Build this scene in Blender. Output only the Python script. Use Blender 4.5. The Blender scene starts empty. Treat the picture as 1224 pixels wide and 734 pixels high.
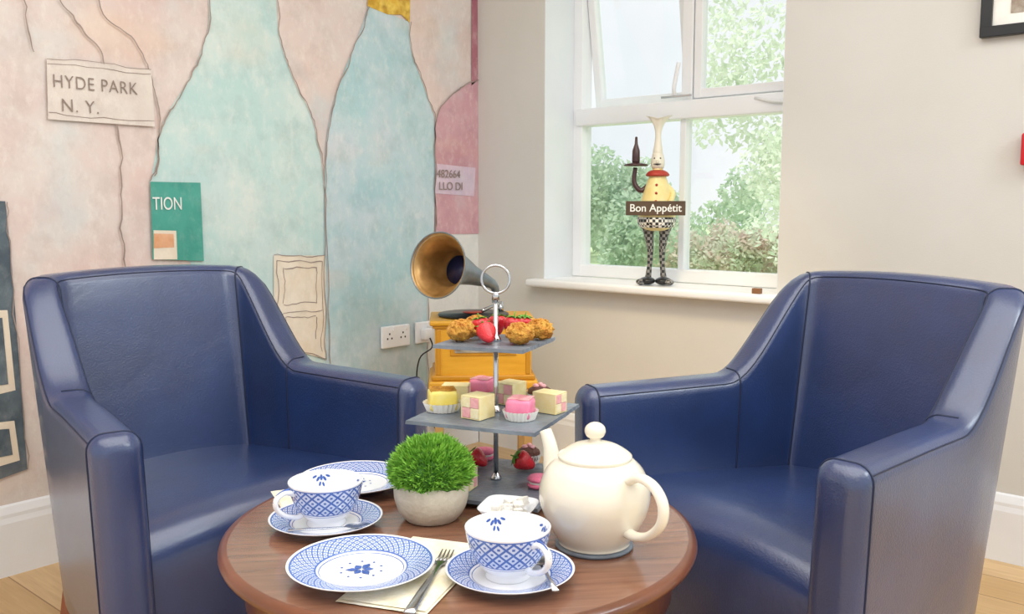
import bpy, bmesh, math, random
from mathutils import Vector, Matrix, noise
R=random.Random(7)
rad=math.radians
sc=bpy.context.scene
sc.view_settings.view_transform='Standard'

# ------------------------------------------------------------------ materials
def lin(h):
    h=h.lstrip('#'); o=[]
    for i in (0,2,4):
        c=int(h[i:i+2],16)/255
        o.append(c/12.92 if c<=.04045 else ((c+.055)/1.055)**2.4)
    return (*o,1)
def new_mat(name):
    m=bpy.data.materials.new(name); m.use_nodes=True
    nt=m.node_tree; b=nt.nodes['Principled BSDF']
    return m,nt,b
def N(nt,t,**k):
    n=nt.nodes.new(t)
    for a,v in k.items(): setattr(n,a,v)
    return n
def math_(nt,op,a,b=None,c=None):
    n=nt.nodes.new('ShaderNodeMath'); n.operation=op
    for i,x in enumerate((a,b,c)):
        if x is None: continue
        if isinstance(x,(int,float)): n.inputs[i].default_value=x
        else: nt.links.new(x,n.inputs[i])
    return n.outputs[0]
def mixc(nt,f,a,b):
    n=nt.nodes.new('ShaderNodeMix'); n.data_type='RGBA'
    for sock,x in ((n.inputs[0],f),(n.inputs[6],a),(n.inputs[7],b)):
        if isinstance(x,(int,float,tuple)): sock.default_value=x
        else: nt.links.new(x,sock)
    return n.outputs[2]
def ntex(nt,vec,scale,detail=4,rough=.55,lo=.35,hi=.65):
    n=N(nt,'ShaderNodeTexNoise'); n.inputs['Scale'].default_value=scale
    n.inputs['Detail'].default_value=detail; n.inputs['Roughness'].default_value=rough
    nt.links.new(vec,n.inputs['Vector'])
    r=N(nt,'ShaderNodeMapRange'); r.inputs[1].default_value=lo; r.inputs[2].default_value=hi
    nt.links.new(n.outputs[0],r.inputs[0]); return r.outputs[0]
def coords(nt,scale=(1,1,1),out='Object'):
    t=N(nt,'ShaderNodeTexCoord'); mp=N(nt,'ShaderNodeMapping'); mp.inputs['Scale'].default_value=scale
    nt.links.new(t.outputs[out],mp.inputs['Vector']); return mp.outputs[0]
def add_bump(nt,b,h,strength=.2,dist=.01):
    bp=N(nt,'ShaderNodeBump'); bp.inputs['Strength'].default_value=strength; bp.inputs['Distance'].default_value=dist
    nt.links.new(h,bp.inputs['Height']); nt.links.new(bp.outputs[0],b.inputs['Normal']); return bp
def pm(name,c1,rough=.5,metal=0,c2=None,scale=10,bump=0,bscale=60,bdist=.005,coat=0,sss=0,mscale=(1,1,1),c3=None,s3=3,spec=None,cr=.1,mottle=0):
    m,nt,b=new_mat(name); a=lin(c1)
    bb=lin(c2) if c2 else tuple(x*.88 for x in a[:3])+(1,)
    v=coords(nt,mscale)
    col=mixc(nt,ntex(nt,v,scale),a,bb)
    if c3:
        col=mixc(nt,ntex(nt,v,s3,5,.6,.42,.68),col,lin(c3))
    if mottle:
        # pigment granulation and blotches of a watercolour print
        dk=tuple(x*.72 for x in a[:3])+(1,)
        g1=ntex(nt,v,9,8,.7,.48,.72); col=mixc(nt,math_(nt,'MULTIPLY',g1,mottle),col,dk)
        g2=ntex(nt,coords(nt,(1,1.3,.8)),23,10,.75,.5,.78); col=mixc(nt,math_(nt,'MULTIPLY',g2,mottle*.8),col,lin('#f6f1ea'))
        g3=ntex(nt,coords(nt,(1.1,1,1)),3.1,3,.5,.55,.75); col=mixc(nt,math_(nt,'MULTIPLY',g3,mottle*.7),col,lin('#b8d6dc'))
        g4=ntex(nt,coords(nt,(1,.7,1.2)),2.3,3,.5,.58,.78); col=mixc(nt,math_(nt,'MULTIPLY',g4,mottle*.7),col,lin('#ecc7a4'))
    nt.links.new(col,b.inputs['Base Color'])
    b.inputs['Roughness'].default_value=rough; b.inputs['Metallic'].default_value=metal
    b.inputs['Coat Weight'].default_value=coat; b.inputs['Coat Roughness'].default_value=cr
    if spec is not None: b.inputs['Specular IOR Level'].default_value=spec
    if sss:
        b.inputs['Subsurface Weight'].default_value=sss; b.inputs['Subsurface Radius'].default_value=(.01,.006,.004)
    if bump: add_bump(nt,b,ntex(nt,v,bscale,3),bump,bdist)
    return m
def trellis(name,nu,nv,v0,v1,solid=None):
    m,nt,b=new_mat(name)
    t=N(nt,'ShaderNodeUVMap'); s=N(nt,'ShaderNodeSeparateXYZ'); nt.links.new(t.outputs[0],s.inputs[0])
    u,v=s.outputs[0],s.outputs[1]
    def lattice(sg):
        x=math_(nt,'ADD',math_(nt,'MULTIPLY',u,nu),math_(nt,'MULTIPLY',v,nv*sg))
        return math_(nt,'LESS_THAN',math_(nt,'ABSOLUTE',math_(nt,'SUBTRACT',math_(nt,'FRACT',x),.5)),.12)
    l=math_(nt,'MAXIMUM',lattice(1),lattice(-1))
    fu=math_(nt,'FRACT',math_(nt,'ADD',math_(nt,'MULTIPLY',u,nu),math_(nt,'MULTIPLY',v,nv)))
    fv=math_(nt,'FRACT',math_(nt,'SUBTRACT',math_(nt,'MULTIPLY',u,nu),math_(nt,'MULTIPLY',v,nv)))
    du=math_(nt,'ABSOLUTE',math_(nt,'SUBTRACT',math_(nt,'FRACT',math_(nt,'ADD',fu,.5)),.5))
    dv=math_(nt,'ABSOLUTE',math_(nt,'SUBTRACT',math_(nt,'FRACT',math_(nt,'ADD',fv,.5)),.5))
    dot=math_(nt,'LESS_THAN',math_(nt,'ADD',du,dv),.2)
    l=math_(nt,'MAXIMUM',l,dot)
    mask=math_(nt,'MULTIPLY',math_(nt,'GREATER_THAN',v,v0),math_(nt,'LESS_THAN',v,v1))
    def ring(vv,w): return math_(nt,'LESS_THAN',math_(nt,'ABSOLUTE',math_(nt,'SUBTRACT',v,vv)),w)
    rings=math_(nt,'MAXIMUM',ring(v0,.012),ring(v1,.014))
    rings=math_(nt,'MAXIMUM',rings,ring(v0-.05,.006))
    white=lin('#f3f4f8'); pale=lin('#cfdaf2'); blue=lin('#4d70bd')
    c=mixc(nt,mask,white,pale)
    c=mixc(nt,math_(nt,'MULTIPLY',l,mask),c,blue)
    c=mixc(nt,rings,c,blue)
    nt.links.new(c,b.inputs['Base Color']); b.inputs['Roughness'].default_value=.15
    b.inputs['Coat Weight'].default_value=.5
    return m
def leather():
    m=pm('navy_leather','#203769',.36,c2='#1a2d58',scale=5,coat=.9,cr=.24,spec=.7)
    nt=m.node_tree; b=nt.nodes['Principled BSDF']; v=coords(nt)
    b1=add_bump(nt,b,ntex(nt,v,260,3),.22,.0015)
    b2=N(nt,'ShaderNodeBump'); b2.inputs['Strength'].default_value=.16; b2.inputs['Distance'].default_value=.012
    n=N(nt,'ShaderNodeTexNoise'); n.inputs['Scale'].default_value=6; n.inputs['Detail'].default_value=2.5; n.inputs['Distortion'].default_value=.8
    nt.links.new(v,n.inputs['Vector']); nt.links.new(n.outputs[0],b2.inputs['Height']); nt.links.new(b2.outputs[0],b1.inputs['Normal'])
    nt.links.new(b2.outputs[0],b.inputs['Coat Normal'])
    return m

M_wall=pm('wall_paint','#d6d4cf',.9,c2='#d1cfc9',scale=2,bump=.05,bscale=200)
M_ceil=pm('ceiling_paint','#f2f1ee',.9)
M_white=pm('white_gloss','#f4f5f7',.35,c2='#edeff2',scale=4)
M_reveal=pm('reveal_paint','#e9edf0',.8,c2='#e4e8ec',scale=3)
M_upvc=pm('white_upvc','#f5f6f8',.3,c2='#eff1f3',scale=4)
M_leather=leather()
M_seam=pm('navy_seam','#14203f',.5)
M_leg=pm('chair_leg_wood','#9a5530',.4,c2='#7d4425',scale=8,mscale=(8,8,1))
M_tabletop=pm('table_walnut','#92664e',.18,c2='#704a38',scale=5,mscale=(1.2,14,1),c3='#815842',s3=2,bump=.04,bscale=40,coat=.6)
M_tableedge=pm('table_edge_wood','#7d4930',.3,c2='#643a26',scale=8,coat=.3)
M_cream=pm('cream_glaze','#f0e9d8',.13,c2='#ede4d0',scale=3,coat=.6)
M_china=pm('white_china','#f3f4f8',.13,c2='#eceef4',scale=3,coat=.5)
M_blue=pm('blue_print','#4567b5',.2,c2='#3556a2',scale=60)
M_trC=trellis('blue_trellis_cup',18,4.4,.36,.93)
M_trS=trellis('blue_trellis_saucer',40,9,.64,.95)
M_trP=trellis('blue_trellis_plate',44,10,.62,.95)
M_steel=pm('steel','#d2d5d9',.18,1,c2='#c0c4c9')
M_slate=pm('slate','#7f8993',.34,c2='#676f79',scale=14,bump=.3,bscale=50,bdist=.003)
M_pot=pm('concrete_pot','#dad2c0',.75,c2='#c6bcaa',scale=25,bump=.3,bscale=120,bdist=.002)
M_grass=pm('artificial_grass','#93c94a',.6,c2='#5f9c2c',scale=60)
M_grassd=pm('grass_core','#3f7020',.8)
M_gold=pm('baked_golden','#e2ac48',.7,c2='#c07c28',scale=60,bump=.8,bscale=160,bdist=.004)
M_red=pm('strawberry_red','#de2733',.25,c2='#c01a26',scale=60,coat=.4,bump=.5,bscale=350,bdist=.001)
M_calyx=pm('calyx_green','#6ba63e',.6)
M_pink=pm('pink_icing','#f493b2',.4,c2='#ee82a6',scale=40,sss=.2)
M_pinkl=pm('pale_pink_sponge','#f6bcbc',.8,c2='#efa8ac',scale=120,bump=.4,bscale=250,bdist=.002)
M_yel=pm('yellow_icing','#f8e688',.4,c2='#f5dd66',scale=40,sss=.2)
M_yels=pm('cream_sponge','#f8efca',.8,c2='#f1e3b2',scale=120,bump=.4,bscale=250,bdist=.002)
M_marz=pm('marzipan','#f8ebb8',.6,c2='#f3e2a0',scale=60)
M_case=pm('paper_case','#f7f4ec',.8)
M_choc=pm('chocolate','#6a3d2e',.5,c2='#4d291f',scale=60,bump=.3,bscale=150)
M_mac=pm('pink_macaron','#f583a2',.6,c2='#ec7496',scale=60,bump=.3,bscale=200)
M_sugar=pm('sugar','#f8f6f0',.8,c2='#ece8de',scale=120,bump=.4,bscale=300)
M_napkin=pm('napkin','#f1ecdf',.9,c2='#e6dbb8',scale=18,bump=.2,bscale=80)
M_yw=pm('mustard_wood','#e9b03a',.4,c2='#dc9f28',scale=6,mscale=(1,1,6))
M_ywd=pm('mustard_trim','#cf9224',.4)
M_panel=pm('radio_panel','#b3ab9c',.5,c2='#968f80',scale=20)
M_black=pm('black_plastic','#191a1c',.3)
M_horn=pm('brass_horn_inner','#cfa468',.34,.55,c2='#94703f',scale=9)
M_horno=pm('horn_outer','#8b979d',.35,.4,c2='#6b777e',scale=9)
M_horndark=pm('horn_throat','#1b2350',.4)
M_side=pm('side_table_wood','#c9a36a',.5,c2='#b58f58',scale=5,mscale=(1,8,1))
M_text=pm('ink','#94847c',.8)
M_textw=pm('white_ink','#eef1ee',.7)
M_red2=pm('alarm_red','#d8242f',.35)
M_fig_y=pm('figurine_yellow','#ecdca0',.4,c2='#e3cf88',scale=20)
M_fig_c=pm('figurine_cream','#ece6d4',.4)
M_fig_r=pm('figurine_red','#b13a2c',.5)
M_fig_br=pm('figurine_sign','#5a4634',.6,c2='#4a3828')
M_dark=pm('bottle_dark','#4a3030',.3)
def checker(name,a,b_,s):
    m,nt,b=new_mat(name); v=coords(nt)
    c=N(nt,'ShaderNodeTexChecker'); c.inputs['Scale'].default_value=s
    c.inputs['Color1'].default_value=lin(a); c.inputs['Color2'].default_value=lin(b_)
    nt.links.new(v,c.inputs['Vector']); nt.links.new(c.outputs[0],b.inputs['Base Color']); b.inputs['Roughness'].default_value=.4
    return m
M_check=checker('black_white_checks','#2a2a2c','#e9e6dc',90)
M_checkd=checker('dark_checks','#2a2a2c','#8d8a84',90)
def glassmat():
    m,nt,b=new_mat('window_glass'); nt.nodes.remove(b)
    t=N(nt,'ShaderNodeBsdfTransparent'); g=N(nt,'ShaderNodeBsdfGlossy'); g.inputs['Roughness'].default_value=.02
    t.inputs[0].default_value=(.97,.98,.98,1)
    mx=N(nt,'ShaderNodeMixShader'); mx.inputs[0].default_value=.05
    nt.links.new(t.outputs[0],mx.inputs[1]); nt.links.new(g.outputs[0],mx.inputs[2])
    nt.links.new(mx.outputs[0],nt.nodes['Material Output'].inputs[0]); return m
M_glass=glassmat()
def floormat():
    m,nt,b=new_mat('oak_laminate'); v=coords(nt)
    br=N(nt,'ShaderNodeTexBrick'); br.offset=.37
    br.inputs['Scale'].default_value=1; br.inputs['Brick Width'].default_value=1.2; br.inputs['Row Height'].default_value=.15
    br.inputs['Mortar Size'].default_value=.002; br.inputs['Bias'].default_value=0
    br.inputs['Color1'].default_value=lin('#e2c190'); br.inputs['Color2'].default_value=lin('#d0a972'); br.inputs['Mortar'].default_value=lin('#8e6a40')
    nt.links.new(v,br.inputs['Vector'])
    g=ntex(nt,coords(nt,(1,12,1)),5,6,.6)
    c=mixc(nt,math_(nt,'MULTIPLY',g,.4),br.outputs[0],lin('#b0844f'))
    nt.links.new(c,b.inputs['Base Color']); b.inputs['Roughness'].default_value=.35; return m
M_floor=floormat()

# ------------------------------------------------------------------ mesh builder
def T(x=0,y=0,z=0): return Matrix.Translation((x,y,z))
def Rz(d): return Matrix.Rotation(rad(d),4,'Z')
def Rx(d): return Matrix.Rotation(rad(d),4,'X')
def Ry(d): return Matrix.Rotation(rad(d),4,'Y')
def catmull(pts,n=6,closed=False):
    P=[Vector(p) for p in pts]; out=[]; L=len(P)
    rng=range(L if closed else L-1)
    for i in rng:
        if closed: a,b,c,d=P[i-1],P[i],P[(i+1)%L],P[(i+2)%L]
        else: a,b,c,d=P[max(i-1,0)],P[i],P[i+1],P[min(i+2,L-1)]
        for k in range(n):
            t=k/n
            out.append(.5*((2*b)+(c-a)*t+(2*a-5*b+4*c-d)*t*t+(3*b-a-3*c+d)*t**3))
    if not closed: out.append(P[-1])
    return out
class MB:
    def __init__(s): s.v=[];s.f=[];s.m=[];s.s=[];s.uv=[];s.mats=[]
    def add(s,verts,faces,mat,smooth=True,uvs=None,M=None):
        if mat not in s.mats: s.mats.append(mat)
        mi=s.mats.index(mat); o=len(s.v)
        for p in verts:
            p=Vector(p); s.v.append(tuple(M@p) if M else tuple(p))
        for i,f in enumerate(faces):
            s.f.append([o+j for j in f]); s.m.append(mi); s.s.append(smooth)
            s.uv.append(uvs[i] if uvs else [(0,0)]*len(f))
    def lathe(s,prof,mat,segs=48,M=None,vs=None,spline=0):
        if spline:
            prof=[(max(p.x,0),p.y) for p in catmull([(a,b,0) for a,b in prof],spline)]
        if vs is None: vs=[0]*len(prof)
        elif callable(vs): vs=[vs(r,z) for r,z in prof]
        verts=[];idx=[]
        for r,z in prof:
            if r<1e-6: idx.append([len(verts)]*segs); verts.append((0,0,z))
            else:
                idx.append([len(verts)+k for k in range(segs)])
                verts+=[(r*math.cos(2*math.pi*k/segs),r*math.sin(2*math.pi*k/segs),z) for k in range(segs)]
        F=[];U=[]
        for i in range(len(prof)-1):
            for k in range(segs):
                a,b,c,d=idx[i][k],idx[i][(k+1)%segs],idx[i+1][(k+1)%segs],idx[i+1][k]
                q=[(a,(k/segs,vs[i])),(b,((k+1)/segs,vs[i])),(c,((k+1)/segs,vs[i+1])),(d,(k/segs,vs[i+1]))]
                qq=[];seen=set()
                for x in q:
                    if x[0] not in seen: qq.append(x); seen.add(x[0])
                if len(qq)>2: F.append([x[0] for x in qq]); U.append([x[1] for x in qq])
        s.add(verts,F,mat,True,U,M)
    def tube(s,pts,rr,mat,segs=12,M=None,flat=(1,1),up=None,spline=0,caps=True):
        if not isinstance(rr,(list,tuple)): rr=[rr]*len(pts)
        if spline:
            q=catmull([(*p,) for p in pts],spline)
            n=len(pts); R2=[]
            for i in range(len(q)):
                t=i/spline; j=min(int(t),n-2); R2.append(rr[j]+(rr[j+1]-rr[j])*(t-j))
            pts,rr=q,R2
        P=[Vector(p) for p in pts]; n=len(P)
        t0=(P[1]-P[0]).normalized(); u=Vector(up) if up else (Vector((0,0,1)) if abs(t0.z)<.9 else Vector((1,0,0)))
        verts=[]
        for i in range(n):
            t=(P[min(i+1,n-1)]-P[max(i-1,0)]).normalized()
            u=(u-t*u.dot(t)).normalized(); w=t.cross(u)
            for k in range(segs):
                a=2*math.pi*k/segs
                verts.append(P[i]+u*math.cos(a)*rr[i]*flat[0]+w*math.sin(a)*rr[i]*flat[1])
        F=[(i*segs+k,i*segs+(k+1)%segs,(i+1)*segs+(k+1)%segs,(i+1)*segs+k) for i in range(n-1) for k in range(segs)]
        if caps: F+=[tuple(range(segs))[::-1],tuple((n-1)*segs+k for k in range(segs))]
        s.add(verts,F,mat,True,None,M)
    def rbox(s,size,mat,r=.003,M=None,seg=2,smooth=False):
        bm=bmesh.new(); bmesh.ops.create_cube(bm,size=1)
        for v in bm.verts: v.co=Vector((v.co.x*size[0],v.co.y*size[1],v.co.z*size[2]))
        if r>0: bmesh.ops.bevel(bm,geom=bm.edges[:],offset=r,segments=seg,profile=.5,affect='EDGES')
        bm.verts.index_update()
        s.add([v.co.copy() for v in bm.verts],[[v.index for v in f.verts] for f in bm.faces],mat,smooth or r>.004,None,M); bm.free()
    def box(s,a,b,mat,r=0,M=None):
        c=[(a[i]+b[i])/2 for i in range(3)]; z=[abs(b[i]-a[i]) for i in range(3)]
        s.rbox(z,mat,r,(M@T(*c)) if M else T(*c))
    def blob(s,c,r,mat,amp=0,freq=1,seed=0,u=18,v=12,M=None):
        verts=[];F=[]
        for i in range(v+1):
            th=math.pi*i/v
            for k in range(u):
                ph=2*math.pi*k/u
                d=Vector((math.sin(th)*math.cos(ph),math.sin(th)*math.sin(ph),math.cos(th)))
                q=1+amp*noise.noise(d*freq+Vector((seed*3.1,seed,0)))
                verts.append((c[0]+d.x*r[0]*q,c[1]+d.y*r[1]*q,c[2]+d.z*r[2]*q))
        for i in range(v):
            for k in range(u): F.append((i*u+k,(i+1)*u+k,(i+1)*u+(k+1)%u,i*u+(k+1)%u))
        s.add(verts,F,mat,True,None,M)
    def build(s,name,loc=(0,0,0),rz=0,parent=None,recalc=True):
        me=bpy.data.meshes.new(name); me.from_pydata(s.v,[],s.f)
        for m in s.mats: me.materials.append(m)
        me.polygons.foreach_set('material_index',s.m); me.polygons.foreach_set('use_smooth',s.s)
        ul=me.uv_layers.new(name='UVMap'); i=0
        for fu in s.uv:
            for c in fu: ul.data[i].uv=c; i+=1
        me.update()
        if recalc:
            bm=bmesh.new(); bm.from_mesh(me)
            bmesh.ops.recalc_face_normals(bm,faces=bm.faces[:]); bm.to_mesh(me); bm.free()
        o=bpy.data.objects.new(name,me); bpy.context.collection.objects.link(o)
        o.location=loc; o.rotation_euler=(0,0,rad(rz))
        if parent: o.parent=parent
        return o
def text(name,body,size,loc,rot,mat,parent,align='LEFT',ex=.0005,sx=1,bold=0,sp=1):
    c=bpy.data.curves.new(name,'FONT'); c.body=body; c.size=size; c.extrude=ex; c.align_x=align; c.offset=bold; c.space_character=sp
    c.materials.append(mat); o=bpy.data.objects.new(name,c); bpy.context.collection.objects.link(o)
    o.location=loc; o.rotation_euler=tuple(rad(a) for a in rot); o.scale=(sx,1,1)
    if parent:
        o.parent=parent; o.matrix_parent_inverse=parent.matrix_basis.inverted()
    return o
def sstep(a,b,x):
    t=min(1,max(0,(x-a)/(b-a))); return t*t*(3-2*t)

# ------------------------------------------------------------------ room
H=2.5
m=MB(); m.box((-.2,-4.6,-.1),(4.4,.3,0),M_floor); m.build('floor')
m=MB(); m.box((-.2,-4.6,H),(4.4,.3,H+.1),M_ceil); m.build('ceiling')
wx0,wx1,wz0,wz1=.365,1.368,.705,2.05
m=MB()
m.box((0,0,0),(wx0,.3,H),M_wall); m.box((wx1,0,0),(4.4,.3,H),M_wall)
m.box((wx0,0,0),(wx1,.3,wz0),M_wall); m.box((wx0,0,wz1),(wx1,.3,H),M_wall)
m.box((wx0-.001,.001,wz0),(wx0+.002,.299,wz1),M_reveal); m.box((wx1-.002,.001,wz0),(wx1+.001,.299,wz1),M_reveal)
m.box((wx0,.001,wz1-.002),(wx1,.299,wz1+.001),M_reveal)
m.build('wall_back')
M_mural=pm('mural_pink_wash','#e0ccc3',.85,c2='#d6bcb7',scale=1.8,c3='#dcd7d2',s3=1.9,bump=.1,bscale=150,bdist=.002,mottle=.6)
m=MB(); m.box((-.2,-4.6,0),(0,.3,H),M_mural); m.build('wall_left')
def skirting(name,a,b,axis):
    prof=[(0,0),(.018,0),(.018,.15),(.014,.165),(.014,.175),(.006,.195),(0,.2)]
    m=MB(); V=[];n=len(prof)
    for e in (a,b):
        for t,z in prof: V.append((t,e,z) if axis=='y' else (e,-t,z))
    F=[(i,i+1,n+i+1,n+i) for i in range(n-1)]+[tuple(range(n)),tuple(range(n,2*n))]
    m.add(V,F,M_white,False); m.build(name)
skirting('baseboard_left',-4.6,-.02,'y'); skirting('baseboard_back',0.02,4.4,'x')

# mural artwork: flat painted shapes on the left wall  (d = distance from corner, z)
def wash(n,a,b,c,s=2,mo=.5): return pm(n,a,.85,c2=b,scale=s,c3=c,s3=s*1.7,bump=.1,bscale=150,bdist=.002,mottle=mo)
W_teal=wash('mural_teal','#c3dcd8','#b4d3d2','#d8e2dd',mo=.6)
W_teal2=wash('mural_teal_deep','#b4d3d5','#a9c9d0','#ced6dc',mo=.6)
W_rose=wash('mural_rose','#cc9da5','#c18b96','#d6adb2')
W_rosed=wash('mural_rose_dark','#b06f7b','#a16270','#c08791')
W_cream=wash('mural_cream','#e9deca','#e1d2bb','#eee4d4',4)
W_lab=wash('mural_label','#ddd3ca','#d3c6be','#e5dcd3',5)
W_lav=wash('mural_lavender','#d9c3d1','#cfb5ca','#e0ccd8',5)
W_green=wash('mural_green','#4aa092','#409486','#55ab9b',4,.15)
W_dark=wash('mural_dark','#56646f','#46535e','#66757e',5,.15)
W_orange=wash('mural_orange','#dfa67c','#d5946a','#e6b994',6,.2)
W_gold=wash('mural_gold','#dcb03a','#ae8122','#f0d060',14,.1)
W_line=pm('mural_line','#94837d',.9,c2='#a8978f',scale=20)
W_pale=wash('mural_pale','#e0e2df','#d9dddb','#e7e5e0',3)
m=MB()
def poly(pts,mat,lay,smooth=0):
    if smooth: pts=[(p.x,p.y) for p in catmull([(a,b,0) for a,b in pts],smooth,True)]
    m.add([(.0015*lay,-a,b) for a,b in pts],[list(range(len(pts)))],mat,False)
def line(pts,w=.006,lay=6,mat=None):
    q=catmull([(a,b,0) for a,b in pts],10); n=len(q);V=[];F=[]
    for i,p in enumerate(q):
        t=(q[min(i+1,n-1)]-q[max(i-1,0)]).normalized(); nn=Vector((-t.y,t.x,0))
        jit=nn*(.010*noise.noise(p*14)+.005*noise.noise(p*50)); ww=w*(.5+.8*abs(noise.noise(p*11)))
        for s_ in (-1,1):
            r=p+jit+nn*ww*.5*s_; V.append((.0015*lay,-r.x,r.y))
    F=[(2*i,2*i+1,2*i+3,2*i+2) for i in range(n-1)]; m.add(V,F,mat or W_line,False)
b1L=[(1.255,2.3),(1.252,1.68),(1.275,1.547),(1.333,1.424),(1.408,1.315),(1.438,1.25),(1.462,1.147),(1.474,1.104)]
b1R=[(.812,.45),(.814,1.018),(.827,1.197),(.87,1.356),(.937,1.465),(.985,1.586),(.997,1.722),(1.0,2.3)]
cl=[(p.x,p.y) for p in catmull([(a,b,0) for a,b in b1L],6)]; cr=[(p.x,p.y) for p in catmull([(a,b,0) for a,b in b1R],6)]
poly(cl+[(1.474,.9),(1.35,.85),(1.31,.42),(1.30,.2),(.812,.2)]+cr,W_teal,1)
b2L=[(.593,1.765),(.656,1.629),(.737,1.47),(.79,1.317),(.81,1.168),(.826,.8),(.829,.467)]
b2R=[(.31,.2),(.309,.608),(.267,.914),(.257,1.336),(.274,1.417),(.33,1.53),(.38,1.63),(.39,1.74)]
cl2=[(p.x,p.y) for p in catmull([(a,b,0) for a,b in b2L],6)]; cr2=[(p.x,p.y) for p in catmull([(a,b,0) for a,b in b2R],6)]
poly(cl2+[(.829,.2)]+cr2,W_teal2,2)
poly([(.60,1.765),(.585,2.0),(.375,2.0),(.388,1.735),(.43,1.76),(.5,1.75)],W_gold,3)
poly([(.31,.2),(.31,.62),(.262,.914),(.0,.91),(.0,.2)],W_pale,1)
poly([(.262,.914),(.257,1.336),(.23,1.42),(.15,1.49),(.05,1.54),(.001,1.56),(.001,.91)],W_rose,3)
poly([(.04,1.53),(.001,1.56),(.001,2.5),(.03,2.5)],W_rosed,3)
poly([(.26,1.2),(.02,1.19),(.03,1.07),(.26,1.08)],W_lav,4)
poly([(1.765,1.44),(1.46,1.44),(1.455,1.27),(1.77,1.27)],W_lab,7)
for q in ([(1.765,1.44),(1.46,1.44)],[(1.765,1.425),(1.462,1.425)],[(1.768,1.285),(1.457,1.285)]): line(q,.003,7.6)
poly([(1.478,1.103),(1.31,1.103),(1.308,.853),(1.482,.866)],W_green,7)
poly([(1.475,.955),(1.40,.952),(1.40,.862),(1.478,.865)],W_cream,7.5)
poly([(1.475,.945),(1.41,.942),(1.41,.90),(1.478,.9)],W_orange,8)
poly([(1.04,.86),(.82,.85),(.83,.47),(1.05,.55)],W_cream,4)
for q in ([(1.03,.84),(.835,.83)],[(.835,.83),(.845,.5)],[(1.03,.84),(1.035,.57)],[(1.0,.815),(.86,.81)],[(.86,.81),(.865,.68)],[(1.0,.815),(1.005,.69)],[(1.005,.69),(.865,.68)],[(1.03,.66),(.84,.65)],[(1.0,.64),(.87,.63)],[(1.0,.64),(1.0,.57)],[(.87,.63),(.87,.55)],[(1.04,.86),(.82,.85)],[(1.05,.55),(.83,.47)]): line(q,.004,5)
poly([(2.3,1.06),(1.893,1.042),(1.887,.9),(1.878,.29),(2.3,.22)],W_dark,4)
for z0,z1 in ((.52,.75),(.32,.44)):
    poly([(1.99,z1),(1.905,z1-.005),(1.897,z0),(1.99,z0-.01)],W_cream,5)
    poly([(1.97,z1-.02),(1.92,z1-.025),(1.915,z0+.02),(1.97,z0+.02)],W_dark,6)
line([(1.614,2.0),(1.612,1.62),(1.51,1.52),(1.46,1.42),(1.44,1.28),(1.462,1.12)])
line([(1.73,1.75),(1.71,1.6),(1.65,1.52),(1.61,1.46),(1.6,1.36),(1.57,1.29),(1.57,1.04),(1.57,.87),(1.56,.5)])
line(b1L); line(b1R); line(b2L); line(b2R); line([(.262,.95),(.257,1.336),(.23,1.42),(.15,1.49),(.05,1.54),(.001,1.56)])
line([(1.9,1.74),(1.83,1.62),(1.80,1.45)],.005); line([(1.893,1.04),(1.887,.9),(1.878,.29)],.004)
mural=m.build('wall_mural',recalc=False)
text('label_hyde','HYDE PARK',.052,(.014,-1.755,1.36),(90,0,90),M_text,mural,sx=.84,bold=-.0006,sp=1.1)
text('label_ny','N. Y.',.052,(.014,-1.735,1.295),(90,0,90),M_text,mural,sx=.92,bold=-.0006,sp=1.1)
text('label_tion','TION',.056,(.014,-1.476,1.018),(90,0,90),M_textw,mural,sx=.72)
text('label_num','482664',.046,(.012,-.255,1.145),(90,-0,90),M_text,mural,sx=1.0)
text('label_llo','LLO DI',.046,(.012,-.245,1.095),(90,0,90),M_text,mural,sx=1.0)
# ------------------------------------------------------------------ window
win=bpy.data.objects.new('window_1',None); bpy.context.collection.objects.link(win)
m=MB(); y0,y1=.19,.26; zb,zt=.735,2.05
m.box((wx0,y0,zb),(wx0+.045,y1,zt),M_upvc,.004); m.box((wx1-.045,y0,zb),(wx1,y1,zt),M_upvc,.004)
m.box((wx0+.04,y0+.002,zb),(wx1-.04,y1,zb+.05),M_upvc,.004); m.box((wx0+.04,y0+.002,zt-.05),(wx1-.04,y1,zt),M_upvc,.004)
m.box((wx0+.02,y0-.012,1.355),(wx1-.02,y1-.002,1.425),M_upvc,.006)
m.box((.866,y0+.01,zb+.045),(.892,y1-.01,1.36),M_upvc,.004)
m.box((.872,y0+.003,1.40),(.918,y1-.003,zt-.04),M_upvc,.004)
m.build('frame',parent=win)
def sash(nm,xa,xb,za,zb_,tilt):
    m=MB(); w=.034; h=zb_-za; X=xb-xa
    m.box((0,-.02,-h),(w,.02,0),M_upvc,.004); m.box((X-w,-.02,-h),(X,.02,0),M_upvc,.004)
    m.box((w-.005,-.019,-h),(X-w+.005,.019,-h+w),M_upvc,.004); m.box((w-.005,-.019,-w),(X-w+.005,.019,0),M_upvc,.004)
    m.box((w*.8,-.003,-h+w*.8),(X-w*.8,.003,-w*.8),M_glass)
    o=m.build(nm,(xa,.215,zb_),0,win); o.rotation_euler=(rad(tilt),0,0)
sash('sash_left',wx0+.048,.868,1.43,zt-.055,9); sash('sash_right',.922,wx1-.048,1.43,zt-.055,0)
m=MB(); m.box((wx0+.04,.222,zb+.04),(.87,.228,1.36),M_glass); m.box((.888,.222,zb+.04),(wx1-.04,.228,1.36),M_glass); m.build('glass_lower',parent=win)
m=MB(); m.box((.80,.165,1.435),(.93,.172,1.443),M_steel,.001); m.tube([(.855,.18,1.44),(.86,.16,1.47),(.885,.15,1.56)],.008,M_upvc,10,spline=4)
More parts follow.
